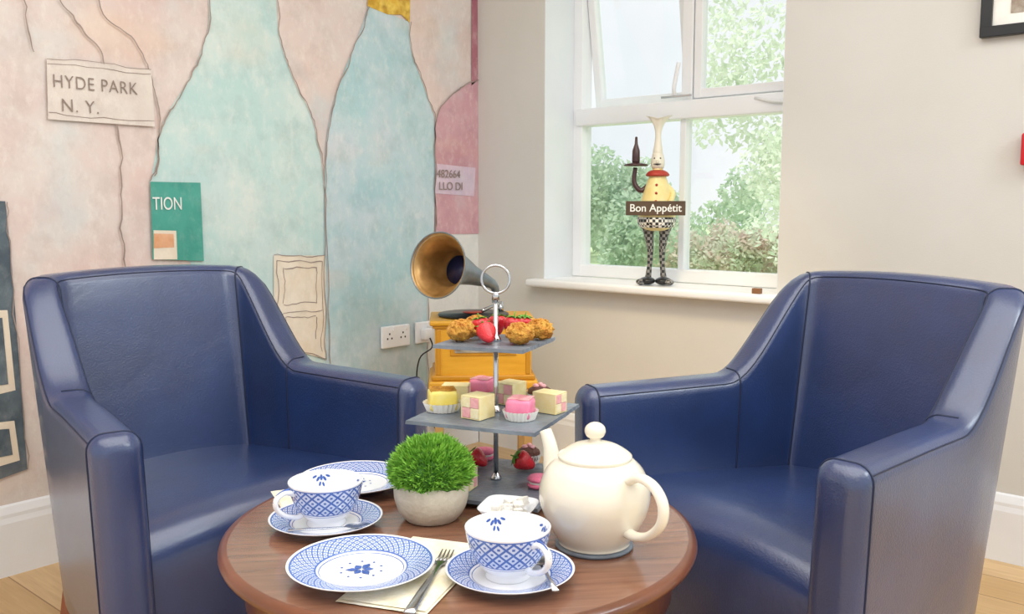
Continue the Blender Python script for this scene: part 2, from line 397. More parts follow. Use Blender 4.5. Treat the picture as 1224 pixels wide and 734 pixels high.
m.tube([(1.18,.18,1.41),(1.25,.165,1.395),(1.33,.165,1.385)],.006,M_upvc,8); m.build('window_stay',parent=win)
m=MB(); m.rbox((wx1-wx0+.10,.07,.03),M_white,.008,T((wx0+wx1)/2,-.025,.72)); m.box((wx0+.001,-.0,.706),(wx1-.001,.19,.735),M_white); m.build('window_sill')
# small items on the right-hand wall
m=MB(); fw,fh=.5,.42; x0,z0=1.955,1.50
for a,b in (((x0,-.025,z0),(x0+fw,-.001,z0+.03)),((x0,-.025,z0+fh-.03),(x0+fw,-.001,z0+fh)),((x0,-.0245,z0+.02),(x0+.03,-.001,z0+fh-.02)),((x0+fw-.03,-.0245,z0+.02),(x0+fw,-.001,z0+fh-.02))): m.box(a,b,M_black,.002)
m.box((x0+.02,-.012,z0+.02),(x0+fw-.02,-.002,z0+fh-.02),M_case)
m.box((x0+.075,-.014,z0+.06),(x0+fw-.075,-.01,z0+fh-.06),pm('print_art','#b9aa98',.8,c2='#8d8072',scale=9,c3='#d8cfc2',s3=14))
m.build('picture_frame')
m=MB(); m.rbox((.088,.04,.088),M_red2,.005,T(2.124,-.02,1.185)); m.rbox((.05,.004,.04),M_white,.001,T(2.124,-.042,1.19)); m.build('fire_alarm_call_point')
m=MB(); m.rbox((.086,.012,.086),M_white,.004,T(2.135,-.006,1.40)); m.rbox((.02,.01,.035),M_white,.003,T(2.135,-.014,1.40)); m.build('light_switch')
m=MB(); m.rbox((.03,.02,.018),pm('wood_offcut','#8a5f3c',.6),.002,T(1.31,-.03,.745)); m.build('wooden_block')
# sockets
def socket(nm,yc,z,w):
    m=MB(); m.rbox((.012,w,.086),M_white,.004,T(.015,yc,z))
    for s_ in ((-.035,.035) if w>.1 else (0,)):
        for dy,dz in ((0,.012),(-.011,-.006),(.011,-.006)): m.rbox((.002,.005,.007),M_black,0,T(.0218,yc+s_+dy,z+dz))
        m.rbox((.006,.012,.018),M_white,.002,T(.023,yc+s_+.02,z+.03))
    return m
m=socket('a',-.495,.52,.146); m.build('wall_socket')
m=socket('b',-.345,.52,.086); m.rbox((.03,.045,.045),M_white,.006,T(.037,-.345,.515)); m.build('wall_socket')
m=MB(); m.tube([(.055,-.345,.50),(.06,-.34,.46),(.05,-.40,.42),(.04,-.40,.3),(.03,-.30,.12),(.035,-.2,.008)],.003,M_black,8,spline=6); m.build('power_cable')

# ------------------------------------------------------------------ armchairs
def armchair(loc,rz):
    m=MB(); bk=-.185; FX,BX=.333,.236
    A=Vector((-FX,.31)); B=Vector((-BX,bk)); C=Vector((BX,bk)); D=Vector((FX,.31)); r=.055
    pts=[]
    d1=(B-A).normalized(); e1=B-d1*r
    for i in range(30): pts.append(A.lerp(e1,i/30))
    for i in range(9):
        t=i/8; pts.append((1-t)**2*e1+2*t*(1-t)*B+t*t*(B+Vector((r,0))))
    for i in range(1,14): pts.append((B+Vector((r,0))).lerp(C-Vector((r,0)),i/14))
    e2=C+(D-C).normalized()*r
    for i in range(9):
        t=i/8; pts.append((1-t)**2*(C-Vector((r,0)))+2*t*(1-t)*C+t*t*e2)
    for i in range(1,31): pts.append(e2.lerp(D,i/30))
    n=len(pts); z0=.20
    def section(p,nrm,ht,h,w,zb=z0,fwd=Vector((0,0))):
        out=[]; rr=min(ht*.75,.030)
        zs=[zb+(h-rr-zb)*k/9 for k in range(10)]
        an=[rad(x) for x in (15,30,45,60,75,90)]
        lst=[(ht,z) for z in zs]+[(ht-rr+rr*math.cos(a),h-rr+rr*math.sin(a)) for a in an]
        lst+= [(-(ht-rr)-rr*math.cos(a),h-rr+rr*math.sin(a)) for a in an[::-1]]+[(-ht,z) for z in zs[::-1]]
        for o,z in lst:
            lean=.125*(z-.30)*w
            fl=.030*(z-.5)
            out.append((p.x+nrm.x*(o+fl)+fwd.x, p.y+nrm.y*(o+fl)-lean+fwd.y, z))
        return out
    info=[]
    for i,p in enumerate(pts):
        t=(pts[min(i+1,n-1)]-pts[max(i-1,0)]).normalized(); nrm=Vector((t.y,-t.x))
        u=(p.y-bk)/(.31-bk)
        h=.642+.010*(1-u)+.225*(1-sstep(.02,.40,u))**1.1+(.010*(1-(p.x/BX)**2) if u<.02 else 0)
        ht=.045-.010*(1-sstep(0,.3,u)); w=1-sstep(.05,.62,u)
        info.append((p,nrm,ht,h,w,t))
    def cap(i,sgn):
        p,nrm,ht,h,w,t=info[i]; o=[]
        for a in (20,40,58,75,88):
            f=.030*math.sin(rad(a)); s_=.030*(1-math.cos(rad(a)))
            o.append(section(p,nrm,ht-s_,h-s_,w,z0+s_*.3,t*sgn*f))
        return o
    nc=5
    secs=cap(0,-1)[::-1]+[section(*x[:5]) for x in info]+cap(n-1,1)
    K=len(secs[0]); V=[p for s_ in secs for p in s_]; S=len(secs)
    F=[(i*K+k,i*K+(k+1)%K,(i+1)*K+(k+1)%K,(i+1)*K+k) for i in range(S-1) for k in range(K)]
    F+=[tuple(range(K)),tuple((S-1)*K+k for k in range(K))]
    m.add(V,F,M_leather,True)
    def seam(i,a,b):
        s_=secs[i]; m.tube([Vector(s_[k]) for k in range(a,b)],.0020,M_seam,6)
    for i in (nc+33,S-1-nc-33): seam(i,0,K)
    for i in (nc+22,S-1-nc-22): seam(i,15,K)
    for k in (11,20): m.tube([Vector(secs[i][k]) for i in range(nc,S-nc)],.0016,M_seam,6)
    for i in (nc,S-1-nc): m.tube([Vector(secs[i][k]) for k in range(K)],.0020,M_seam,6)
    # seat
    prof=[(-.17,.425),(-.1,.43),(0,.437),(.1,.442),(.2,.445),(.25,.442),(.285,.43),(.305,.405),(.312,.37),(.312,.30),(.31,.24),(.306,.20),(.25,.195)]
    q=catmull([(a,b,0) for a,b in prof],3); nx=20; V=[];F=[]
    for p in q:
        for k in range(nx+1):
            hw=.235+.055*(p.x+.17)/.48
            x=-hw+2*hw*k/nx; c=1-(x/hw)**2
            cr=.022*c*sstep(.16,.30,p.y-.12)
            V.append((x,p.x+.008*c*(1 if p.x>.28 else 0),p.y+(cr if p.y>.38 else 0)))
    for i in range(len(q)-1):
        for k in range(nx): F.append((i*(nx+1)+k,i*(nx+1)+k+1,(i+1)*(nx+1)+k+1,(i+1)*(nx+1)+k))
    m.add(V,F,M_leather,True)
    m.box((-.24,-.16,.185),(.24,.28,.205),M_seam)
    for sx in (-1,1):
        for y,o in ((.27,.02),(-.16,-.07)):
            bx=.30 if y>0 else .235
            m.tube([(sx*bx,y,.203),(sx*(bx+.012),y+o,.0)],[.027,.016],M_leg,4)
    return m.build('armchair',loc,rz)
armchair((.860,-1.820,0),-92)
armchair((1.962,-1.117,0),math.degrees(math.atan2(-.946,-.323))-90)

# ------------------------------------------------------------------ table
TX,TY,TZ=1.710,-1.880,.53
RX,RY=.757,.653          # local 'across' axis of the tea setting (40.8 deg from room x)
def at(ox,oy,a,b): return (ox+a*RX-b*RY, oy+a*RY+b*RX)
m=MB(); Rt=.367
m.lathe([(0,-.028),(Rt-.03,-.028),(Rt-.012,-.022)],M_tableedge,96)
m.lathe([(Rt-.012,-.022),(Rt-.002,-.016),(Rt,-.010),(Rt-.002,-.004),(Rt-.008,-.0005),(Rt-.014,0)],M_tableedge,96)
m.lathe([(Rt-.014,0),(Rt-.05,0),(.2,0),(0,0)],M_tabletop,96)
m.lathe([(.33,-.028),(.33,-.085),(.31,-.085),(.31,-.028)],M_tableedge,96)
for a in (40,130,220,310):
    c,s_=math.cos(rad(a)),math.sin(rad(a))
    m.tube([(.295*c,.295*s_,-.03),(.30*c,.30*s_,-.2),(.335*c,.335*s_,-.53)],[.032,.028,.02],M_tableedge,4)
m.build('coffee_table',(TX,TY,TZ),48)

def on(a,b): return at(2.68,-2.88,a,b)
zt_=TZ+.0004
def cup(xy,rz,z):
    m=MB()
    out=[(0,.004),(.022,.004),(.028,0),(.031,.001),(.030,.008),(.036,.015),(.047,.030),(.054,.048),(.058,.068)]
    m.lathe(out,M_trC,56,spline=4,vs=lambda r,z:z/.07 if r>.029 else 0)
    m.lathe([(.058,.068),(.0578,.0692),(.0565,.0695),(.0555,.068),(.051,.047),(.044,.030),(.033,.017),(.018,.011),(0,.010)],M_china,56,spline=3)
    m.tube([(.050,0,.055),(.068,0,.062),(.082,0,.056),(.084,0,.042),(.072,0,.028),(.052,0,.020),(.042,0,.022)],[.0045,.004,.0042,.0042,.004,.004,.004],M_china,10,spline=5,flat=(1,1.3))
    m.tube([(.062,0,.0662),(.072,0,.0655),(.082,0,.060),(.0875,0,.05)],.0016,M_blue,6,spline=3)
    # printed sprigs inside the bowl: small flat leaves following the wall
    for A0 in (150-rz,60-rz,270-rz):
        for dx_,dz_,ro,l in ((0,.058,0,.010),(.10,.056,.6,.009),(-.10,.056,-.6,.009),(.20,.060,1.2,.008),(-.2,.060,-1.2,.008),(.05,.048,.3,.008),(-.06,.047,-.3,.008)):
            a=rad(A0)+dx_; V=[]
            for k in range(8):
                t=2*math.pi*k/8; du=l*.5*math.sin(t)*.45; dz=l*.5*math.cos(t)
                uu=du*math.cos(ro)-dz*math.sin(ro); zz=dz_+du*math.sin(ro)+dz*math.cos(ro)
                rr_=.0555-.0045*(.068-zz)/.021-.0006; aa=a+uu/.052
                V.append((rr_*math.cos(aa),rr_*math.sin(aa),zz))
            m.add(V,[list(range(8))],M_blue,False)
    return m.build('teacup',(xy[0],xy[1],z),rz)
def leafmotif(m,z,s):
    for k in range(6):
        a=2*math.pi*k/6+.3; l=(.022 if k%2 else .017)*s
        c,q=math.cos(a),math.sin(a)
        pts=[(.002,0),(l*.35,.0036*s),(l*.6,.0055*s),(l,0),(l*.6,-.0055*s),(l*.35,-.0036*s)]
        m.add([(x*c-y*q,x*q+y*c,z) for x,y in pts],[list(range(6))],M_blue,False)
    for k in range(10):
        a=2*math.pi*k/10; l=.028*s
        m.add([(l*math.cos(a)+.002*math.cos(b),l*math.sin(a)+.002*math.sin(b),z) for b in [j*math.pi/3 for j in range(6)]],[list(range(6))],M_blue,False)
def plate(nm,xy,R0,mat,z,motif=True,rz=0):
    m=MB(); k=R0/.1
    prof=[(0,.0045),(.05*k,.0045),(.058*k,.006),(.064*k,.0085),(.08*k,.013),(.095*k,.0165),(.0995*k,.0178),(.1*k,.017)]
    m.lathe(prof,mat,80,spline=4,vs=lambda r,z:r/R0)
    m.lathe([(.1*k,.017),(.0985*k,.0155),(.08*k,.0105),(.064*k,.006),(.056*k,.003),(.054*k,0),(.051*k,0),(.05*k,.002),(0,.002)],M_china,80)
    if motif: leafmotif(m,.0050,k)
    return m.build(nm,(xy[0],xy[1],z),rz)
def napkin(a,b,w,l,rz):
    x,y=on(a,b); m=MB(); n=14; V=[];F=[]
    for L_,zz in ((0,.0012),(1,.0026)):
        o=len(V)
        for i in range(n+1):
            for j in range(n+1):
                V.append((w*(i/n-.5)*(1-.05*L_),l*(j/n-.5)*(1-.05*L_),zz+.0006*abs(noise.noise(Vector((i*.5,j*.4,L_))))))
        F+=[(o+i*(n+1)+j,o+i*(n+1)+j+1,o+(i+1)*(n+1)+j+1,o+(i+1)*(n+1)+j) for i in range(n) for j in range(n)]
    m.add(V,F,M_napkin,True); m.build('napkin',(x,y,zt_),rz)
napkin(-.128,1.20,.125,.24,40.8-18)
plate('tea_plate',on(-.205,1.190),.10,M_trP,zt_+.0038,rz=30)
napkin(-.345,1.50,.10,.16,40.8+25)
plate('tea_plate',on(-.280,1.577),.10,M_trP,zt_+.0038)
plate('saucer',on(-.003,1.178),.087,M_trS,zt_,False); c=on(-.006,1.18); cup(c,40.8-52,zt_+.0045)
plate('saucer',on(-.292,1.382),.088,M_trS,zt_,False); cup(on(-.292,1.385),40.8-140,zt_+.0045)
def spoon(a0,b0,a1,b1,z,nm='teaspoon',L=None,tilt=0):
    p=Vector(on(a0,b0)); q=Vector(on(a1,b1)); d=q-p; l=L or d.length
    m=MB()
    m.tube([(0,0,.004),(l*.3,0,.0035),(l*.62,0,.003),(l*.72,0,.003)],[.005,.0035,.0022,.002],M_steel,8,flat=(.35,1))
    V=[];F=[];n=12
    for i in range(6):
        t=i/5
        for k in range(n):
            A=2*math.pi*k/n; V.append((l*.86+math.cos(A)*.02*t,math.sin(A)*.0125*t,.0005+.0035*t*t))
    F=[(i*n+k,i*n+(k+1)%n,(i+1)*n+(k+1)%n,(i+1)*n+k) for i in range(5) for k in range(n)]
    m.add(V,F,M_steel,True)
    o=m.build(nm,(p.x,p.y,z),math.degrees(math.atan2(d.y,d.x))); o.rotation_euler[1]=rad(tilt); return o
def fork(a0,b0,a1,b1,z):
    p=Vector(on(a0,b0)); q=Vector(on(a1,b1)); d=q-p; l=d.length; m=MB()
    m.tube([(0,0,.0025),(l*.35,0,.003),(l*.6,0,.003),(l*.72,0,.003),(l*.8,0,.002)],[.008,.006,.003,.004,.011],M_steel,10,flat=(.22,1),spline=4)
    for k in (-1.5,-.5,.5,1.5): m.tube([(l*.79,k*.0055,.002),(l*.9,k*.0055,.001),(l,k*.0055,.004)],[.0022,.0018,.001],M_steel,6,flat=(.5,1))
    m.build('dessert_fork',(p.x,p.y,z),math.degrees(math.atan2(d.y,d.x)))
fork(-.126,1.06,-.092,1.262,zt_+.0045)
spoon(.055,1.10,.03,1.235,zt_+.0135,L=.12)
spoon(-.335,1.315,-.245,1.335,zt_+.0135,L=.12)
spoon(-.385,1.53,-.33,1.50,zt_+.005,L=.12)

# teapot
m=MB()
m.lathe([(0,.003),(.046,.003),(.050,0),(.053,.001),(.054,.006),(.064,.022),(.075,.043),(.0815,.067),(.080,.089),(.071,.110),(.060,.122),(.053,.127),(.051,.128)],M_cream,72,spline=4)
m.lathe([(.0535,.127),(.0545,.130),(.053,.133),(.045,.139),(.032,.146),(.018,.150),(.009,.152),(.008,.156),(.013,.160),(.0155,.167),(.0135,.174),(.007,.179),(0,.180)],M_cream,64,spline=4)
m.tube([(-.058,0,.050),(-.082,0,.064),(-.094,0,.092),(-.100,0,.122),(-.112,0,.146)],[.026,.021,.015,.0115,.0095],M_cream,20,spline=6)
m.tube([(.068,0,.108),(.090,0,.118),(.117,0,.112),(.134,0,.091),(.132,0,.064),(.110,0,.041),(.085,0,.032),(.066,0,.034)],[.0085,.008,.0078,.008,.008,.0075,.008,.009],M_cream,16,spline=6,flat=(.85,1.15))
x,y=on(.121,1.300); m.build('teapot',(x,y,zt_+.006),-11)
m=MB(); m.lathe([(0,0),(.056,0),(.058,.003),(.056,.0055),(0,.0055)],M_slate,48); m.build('trivet',(x,y,zt_))
# planter
x,y=on(-.130,1.420)
m=MB(); m.lathe([(0,0),(.036,0),(.044,.004),(.054,.018),(.0595,.038),(.060,.056),(.058,.066),(.054,.066),(.053,.055),(0,.055)],M_pot,56,spline=3)
pl=bpy.data.objects.new('potted_grass',None); bpy.context.collection.objects.link(pl); pl.location=(x,y,zt_)
o=m.build('pot',parent=pl)
m=MB(); m.blob((0,0,.075),(.062,.062,.050),M_grassd,.1,3)
V=[];F=[]
for i in range(6500):
    th=math.acos(R.uniform(-.25,1)); ph=R.uniform(0,6.283)
    d=Vector((math.sin(th)*math.cos(ph),math.sin(th)*math.sin(ph),math.cos(th)))
    b=Vector((0,0,.076))+Vector((d.x*.06,d.y*.06,d.z*.05))*(R.uniform(.92,1.04)+.10*noise.noise(d*5))
    dd=(d+Vector((R.uniform(-.7,.7),R.uniform(-.7,.7),R.uniform(-.2,.8)))).normalized(); l=R.uniform(.008,.016)
    w=dd.cross(Vector((R.uniform(-1,1),R.uniform(-1,1),R.uniform(-1,1)))).normalized()*R.uniform(.0008,.0015)
    k=len(V); V+=[b-w,b+w,b+dd*l*.6+w*.9,b+dd*l,b+dd*l*.6-w*.9]; F.append((k,k+1,k+2,k+3,k+4))
m.add(V,F,M_grass,False); m.build('grass',parent=pl,recalc=False)
# sugar bowl (square white dish with cubes)
x,y=on(-.006,1.378)
m=MB()
def sq(r,z,n=32):
    o=[]
    for k in range(n):
        a=2*math.pi*k/n; c,s_=math.cos(a),math.sin(a); e=.45
        o.append((r*math.copysign(abs(c)**e,c),r*math.copysign(abs(s_)**e,s_),z))
    return o
rings=[sq(.001,.0),sq(.026,.0),sq(.029,.004),sq(.038,.028),sq(.044,.036),sq(.042,.037),sq(.036,.028),sq(.026,.006),sq(.001,.006)]
V=[p for r_ in rings for p in r_]; F=[(i*32+k,i*32+(k+1)%32,(i+1)*32+(k+1)%32,(i+1)*32+k) for i in range(len(rings)-1) for k in range(32)]
m.add(V,F,M_china,True)
for k in range(16):
    cx,cy=R.uniform(-.02,.02),R.uniform(-.02,.02)
    m.rbox((.016,.014,.013),M_sugar,.0015,T(cx,cy,.016+.007*(k//4))@Rz(R.uniform(0,90))@Rx(R.uniform(-20,20)))
m.build('sugar_bowl',(x,y,zt_),25)

# ------------------------------------------------------------------ cake stand
SX,SY=on(-.029,1.580)
ROT=19
z1,z2,z3=.545,.667,.794
m=MB()
def slate(z,s_,th=.006):
    n=22; pts=[]
    for e in range(4):
        for k in range(n):
            t=k/n-.5; p={0:(t,-.5),1:(.5,t),2:(-t,.5),3:(-.5,-t)}[e]
            j=.004*noise.noise(Vector((p[0]*40,p[1]*40,z*9)))
            pts.append(((p[0])*s_*(1+j*4),(p[1])*s_*(1+j*4)))
    L_=len(pts); V=[(a,b,z-th) for a,b in pts]+[(a*.992,b*.992,z) for a,b in pts]
    F=[tuple(range(L_))[::-1],tuple(range(L_,2*L_))]+[(i,(i+1)%L_,L_+(i+1)%L_,L_+i) for i in range(L_)]
    m.add(V,F,M_slate,False)
slate(z1-TZ,.25); slate(z2-TZ,.235); slate(z3-TZ,.165)
for a in (-1,1):
    for b in (-1,1): m.lathe([(0,0),(.006,0),(.006,.009),(0,.009)],M_black,12,T(a*.1,b*.1,0))
m.tube([(0,0,.005),(0,0,.345)],.0042,M_steel,14)
for z in (z1,z2,z3):
    m.lathe([(.0042,0),(.010,0),(.010,.003),(.007,.008),(.0045,.012)],M_steel,20,T(0,0,z-TZ))
    m.lathe([(.0042,-.007),(.010,-.007),(.010,-.014),(.0045,-.018)],M_steel,20,T(0,0,z-TZ))
rg=[(.0245*math.sin(t),0,.372-.0245*math.cos(t)) for t in [2*math.pi*k/36 for k in range(37)]]
m.tube([Vector(p) for p in rg],.0024,M_steel,10,Rz(22))
m.lathe([(0,-.006),(.007,-.006),(.006,.004),(.003,.008)],M_steel,16,T(0,0,.342))
m.build('cake_stand',(SX,SY,TZ+.0006),ROT)
def fo(a,b,z): x,y=at(SX,SY,a,b); return (x,y,z+.0014)
def scone(a,b,z,r,seed):
    m=MB(); m.blob((0,0,r*.78),(r,r*.95,r*.76),M_gold,.3,3.2,seed,26,18)
    for k in range(46):
        th=R.uniform(0,1.5); ph=R.uniform(0,6.28); rr=r*1.0
        c=(rr*math.sin(th)*math.cos(ph),rr*.95*math.sin(th)*math.sin(ph),r*.78+r*.75*math.cos(th))
        m.rbox((.005,.004,.004),M_gold,.001,T(*c)@Rz(R.uniform(0,90))@Rx(R.uniform(0,90)))
    m.build('choux_bun',fo(a,b,z),R.uniform(0,90))
def strawberry(a,b,z,s=1,lie=70,rz=0,leaves=True):
    m=MB(); M=T(0,0,(.0145 if lie>30 else .0185)*s)@Ry(lie)@Matrix.Scale(s,4)
    m.lathe([(0,-.018),(.005,-.0155),(.010,-.007),(.0135,.002),(.0135,.008),(.009,.012),(0,.012)],M_red,24,M,spline=3)
    if leaves:
        for k in range(7):
            t=2*math.pi*k/7; c,q=math.cos(t),math.sin(t)
            V=[(0,0,.0125),(.007*c-.0028*q,.007*q+.0028*c,.015),(.0145*c,.0145*q,.0125),(.007*c+.0028*q,.007*q-.0028*c,.015)]
            m.add(V,[(0,1,2,3)],M_calyx,False,None,M)
        m.tube([(0,0,.012),(.001,0,.021)],.001,M_calyx,6,M)
    m.build('strawberry',fo(a,b,z),rz)
def case(m,r,h,M=None):
    n=48;V=[]
    for t in (0,1):
        for k in range(n):
            a=2*math.pi*k/n; q=(r*(.82+.18*t))*(1+(.035+.02*t)*(1 if k%2 else -1)); V.append((q*math.cos(a),q*math.sin(a),h*t))
    F=[(k,(k+1)%n,n+(k+1)%n,n+k) for k in range(n)]+[tuple(range(n))]
    m.add(V,F,M_case,False,None,M)
def fondant(a,b,z,mat,drz,rz=20,s=.034,h=.03):
    m=MB(); case(m,s*.68,.016)
    m.rbox((s,s,h),mat,.007,T(0,0,h/2+.002),3,True)
    for k in range(5):
        yy=-s*.36+s*.18*k; m.tube([(-s*.45,yy,h+.0022),(-s*.15,yy+.003,h+.003),(s*.15,yy-.002,h+.003),(s*.45,yy+.002,h+.0022)],.0013,drz,6,spline=3)
    m.build('iced_fondant_fancy',fo(a,b,z),rz)
def batten(a,b,z,rz,l=.05,s=.032):
    m=MB(); h=s/2
    for i in (0,1):
        for j in (0,1):
            m.rbox((l,h-.0006,h-.0006),M_pinkl if (i+j)%2 else M_yels,.0008,T(0,(i-.5)*h,.002+(j+.5)*h))
    for q in (-1,1): m.rbox((l-.001,.0022,s+.004),M_marz,.0008,T(0,q*(h+.0012),.002+h))
    m.rbox((l-.001,s+.004,.0022),M_marz,.0008,T(0,0,s+.003)); m.rbox((l-.001,s+.004,.0018),M_marz,.0008,T(0,0,.001))
    m.build('battenberg_slice',fo(a,b,z),rz)
def macaron(a,b,z,mat):
    m=MB(); M=T(0,0,.0)
    m.lathe([(0,0),(.016,0),(.0195,.003),(.0198,.006),(.018,.008),(0,.008)],mat,32,M)
    m.lathe([(0,.008),(.0172,.008),(.0176,.010),(.0172,.012),(0,.012)],M_case,32,M)
    m.lathe([(0,.012),(.018,.012),(.0198,.014),(.0195,.017),(.016,.0205),(.008,.022),(0,.0222)],mat,32,M)
    m.build('macaron',fo(a,b,z))
def choc(a,b,z,r=.019,top=None):
    m=MB(); case(m,r*1.05,.017); m.lathe([(0,.003),(r*.85,.003),(r*.98,.016),(r*.9,.024),(r*.5,.029),(0,.030)],M_choc,28,spline=2)
    for k in range(3): m.blob((.008*math.cos(k*2.1),.008*math.sin(k*2.1),.031),(.006,.006,.004),top or M_pinkl,.2,3,k,10,7)
    m.build('chocolate_cupcake',fo(a,b,z))
scone(-.060,-.008,z3,.024,1); scone(.042,-.044,z3,.0235,2); scone(.078,.014,z3,.023,3); scone(-.036,.066,z3,.023,4)
strawberry(-.014,-.040,z3,1.25,62,150); strawberry(.030,.014,z3,1.25,8,60); strawberry(.002,.050,z3,1.2,10,120); strawberry(.050,.060,z3,1.1,10,0); strawberry(-.026,.012,z3,1.2,12,200)
fondant(-.095,.010,z2,M_yel,M_gold,52,.050,.036); batten(-.030,-.044,z2,95,.044,.036); fondant(.043,-.056,z2,M_pink,M_pinkl,25,.044,.034)
batten(.095,.0,z2,5,.05,.032); batten(-.075,.078,z2,35,.05,.03); fondant(-.028,.112,z2,M_pink,M_pinkl,15,.040,.036)
batten(.026,.070,z2,95,.045,.036); choc(.080,.080,z2,.023)
macaron(-.025,.125,z1,M_mac); strawberry(-.035,.07,z1,1.2,60,200); choc(.060,.105,z1,.022); strawberry(.050,.045,z1,1.3,60,230); macaron(.075,-.05,z1,M_mac)
batten(-.06,-.05,z1,20,.05,.03); choc(.105,.035,z1); fondant(-.095,.04,z1,M_yel,M_pinkl)

# ------------------------------------------------------------------ gramophone on side table
GX,GY=.475,-.492
m=MB(); m.rbox((.36,.30,.022),M_side,.004,T(0,0,.384))
for a in (-1,1):
    for b in (-1,1): m.rbox((.03,.03,.374),M_side,.003,T(a*.155,b*.125,.187))
m.rbox((.32,.26,.05),M_side,.003,T(0,0,.347)); m.build('side_table',(GX,GY,0),45)
m=MB(); zb=.396
m.rbox((.38,.30,.03),M_yw,.008,T(0,0,.015),3); m.rbox((.36,.28,.02),M_ywd,.006,T(0,0,.04),3)
m.rbox((.335,.26,.18),M_yw,.004,T(0,0,.135)); m.rbox((.37,.29,.018),M_yw,.006,T(0,0,.232),3); m.rbox((.35,.275,.012),M_ywd,.004,T(0,0,.219),2)
m.rbox((.23,.006,.075),M_ywd,.002,T(.0,-.131,.155)); m.rbox((.20,.008,.055),M_panel,.002,T(0,-.133,.155)); m.rbox((.12,.003,.02),M_black,.001,T(0,-.138,.165))
for sx in (-.085,.085): m.lathe([(0,0),(.011,0),(.011,.010),(.009,.013),(0,.013)],M_gold,20,T(sx,-.136,.150)@Rx(90))
for sx in (-.155,.155): m.rbox((.016,.008,.16),M_ywd,.003,T(sx,-.131,.13))
m.lathe([(0,0),(.125,0),(.128,.004),(.125,.009),(.02,.010),(.02,.012),(0,.012)],M_black,56,T(-.03,.0,.242))
m.lathe([(0,0),(.04,0),(.04,.001),(0,.001)],M_fig_r,32,T(-.03,0,.2545))
m.tube([(.07,.06,.24),(.07,.06,.285)],[.014,.010],M_steel,16)
m.tube([(.07,.06,.278),(.04,.0,.276),(.0,-.03,.262)],[.006,.005,.008],M_steel,10,spline=5)
ax=[(.05,.06,.28),(.054,.062,.315),(.045,.052,.345),(.015,.030,.365),(-.035,-.010,.388),(-.085,-.066,.412),(-.125,-.120,.426),(-.148,-.156,.432),(-.155,-.166,.434)]
rr=[.010,.013,.017,.023,.036,.055,.078,.104,.113]
m.tube(ax,rr,M_horno,36,spline=6,caps=False)
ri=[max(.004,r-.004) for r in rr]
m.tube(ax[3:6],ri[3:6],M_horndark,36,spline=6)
m.tube(ax[5:],[ri[5],ri[6],ri[7],ri[8]+.003],M_horn,36,spline=6,caps=False)
d=(Vector(ax[-1])-Vector(ax[-2])).normalized(); q=d.to_track_quat('Z','Y').to_matrix().to_4x4(); Mx=T(*ax[-1])@q
m.lathe([(.111,-.003),(.114,-.002),(.115,.001),(.113,.003),(.110,.001)],M_horno,48,Mx,spline=2)
m.build('gramophone',(GX,GY,zb),45)

# ------------------------------------------------------------------ chef figurine on sill
fg=bpy.data.objects.new('chef_figurine',None); bpy.context.collection.objects.link(fg); fg.location=(.86,.055,.736); fg.rotation_euler=(0,0,rad(28))
m=MB()
for sx in (-1,1):
    m.blob((sx*.035,-.022,.016),(.030,.038,.015),M_black,0,1,0,20,10,Rz(sx*-12)); m.blob((sx*.052,-.050,.013),(.018,.020,.012),M_checkd,0,1,0,16,8)
    m.tube([(sx*.030,0,.015),(sx*.024,0,.07),(sx*.022,0,.13),(sx*.028,0,.185),(sx*.032,0,.222)],[.013,.009,.012,.018,.028],M_checkd,16,spline=4)
m.lathe([(0,.20),(.038,.203),(.062,.222),(.069,.25),(.065,.285),(.055,.33),(.041,.375),(.029,.405),(.020,.425),(.017,.445),(0,.445)],M_fig_y,40,spline=4)
m.lathe([(.060,.213),(.067,.218),(.0725,.235),(.0715,.25),(.065,.254)],M_check,40)
m.lathe([(.020,.408),(.038,.402),(.044,.408),(.034,.420),(.018,.426)],M_fig_r,28,spline=2)
m.lathe([(0,.425),(.021,.432),(.026,.452),(.022,.475),(.018,.488),(0,.49)],M_fig_c,28,spline=3)
# tall pinched chef's hat, flaring open at the top
hat=[(.017,.482),(.018,.495),(.013,.525),(.011,.555),(.016,.58),(.030,.603),(.040,.612)]
n=28; V=[]; q=catmull([(a,b,0) for a,b in hat],4)
for p in q:
    k_=sstep(.55,.61,p.y)
    for k in range(n):
        t=2*math.pi*k/n; r_=p.x*(1+.12*k_*math.cos(5*t)); V.append((r_*math.cos(t)*(1+.15*k_),r_*math.sin(t)*(1-.35*k_),p.y+.012*k_*abs(math.cos(t))))
V.append((0,0,.590)); L_=len(q)
F=[(i*n+k,i*n+(k+1)%n,(i+1)*n+(k+1)%n,(i+1)*n+k) for i in range(L_-1) for k in range(n)]+[((L_-1)*n+k,(L_-1)*n+(k+1)%n,L_*n) for k in range(n)]
m.add(V,F,M_fig_c,True)
m.tube([(0,-.018,.458),(0,-.04,.452)],[.007,.003],M_fig_c,10)
for sx in (-.011,.011): m.blob((sx,-.021,.468),(.003,.003,.003),M_black,0,1,0,8,6)
m.tube([(-.014,-.024,.447),(0,-.030,.445),(.014,-.024,.447)],[.001,.003,.001],M_black,8)
for z in (.37,.34,.31): m.blob((0,-.045-(.37-z)*.3,z),(.005,.004,.005),M_fig_r,0,1,0,10,6)
m.tube([(-.03,0,.37),(-.060,-.005,.35),(-.085,-.005,.38),(-.082,-.005,.435)],[.012,.010,.009,.008],M_dark,12,spline=5)
m.lathe([(0,0),(.042,0),(.046,.004),(.040,.008),(.010,.014),(0,.014)],M_dark,28,T(-.08,-.005,.44))
m.lathe([(0,0),(.013,0),(.015,.006),(.014,.045),(.006,.070),(.0045,.095),(0,.097)],M_dark,20,T(-.08,-.005,.452))
m.tube([(.03,0,.37),(.058,-.01,.34),(.052,-.06,.305)],[.012,.010,.009],M_fig_y,12,spline=5)
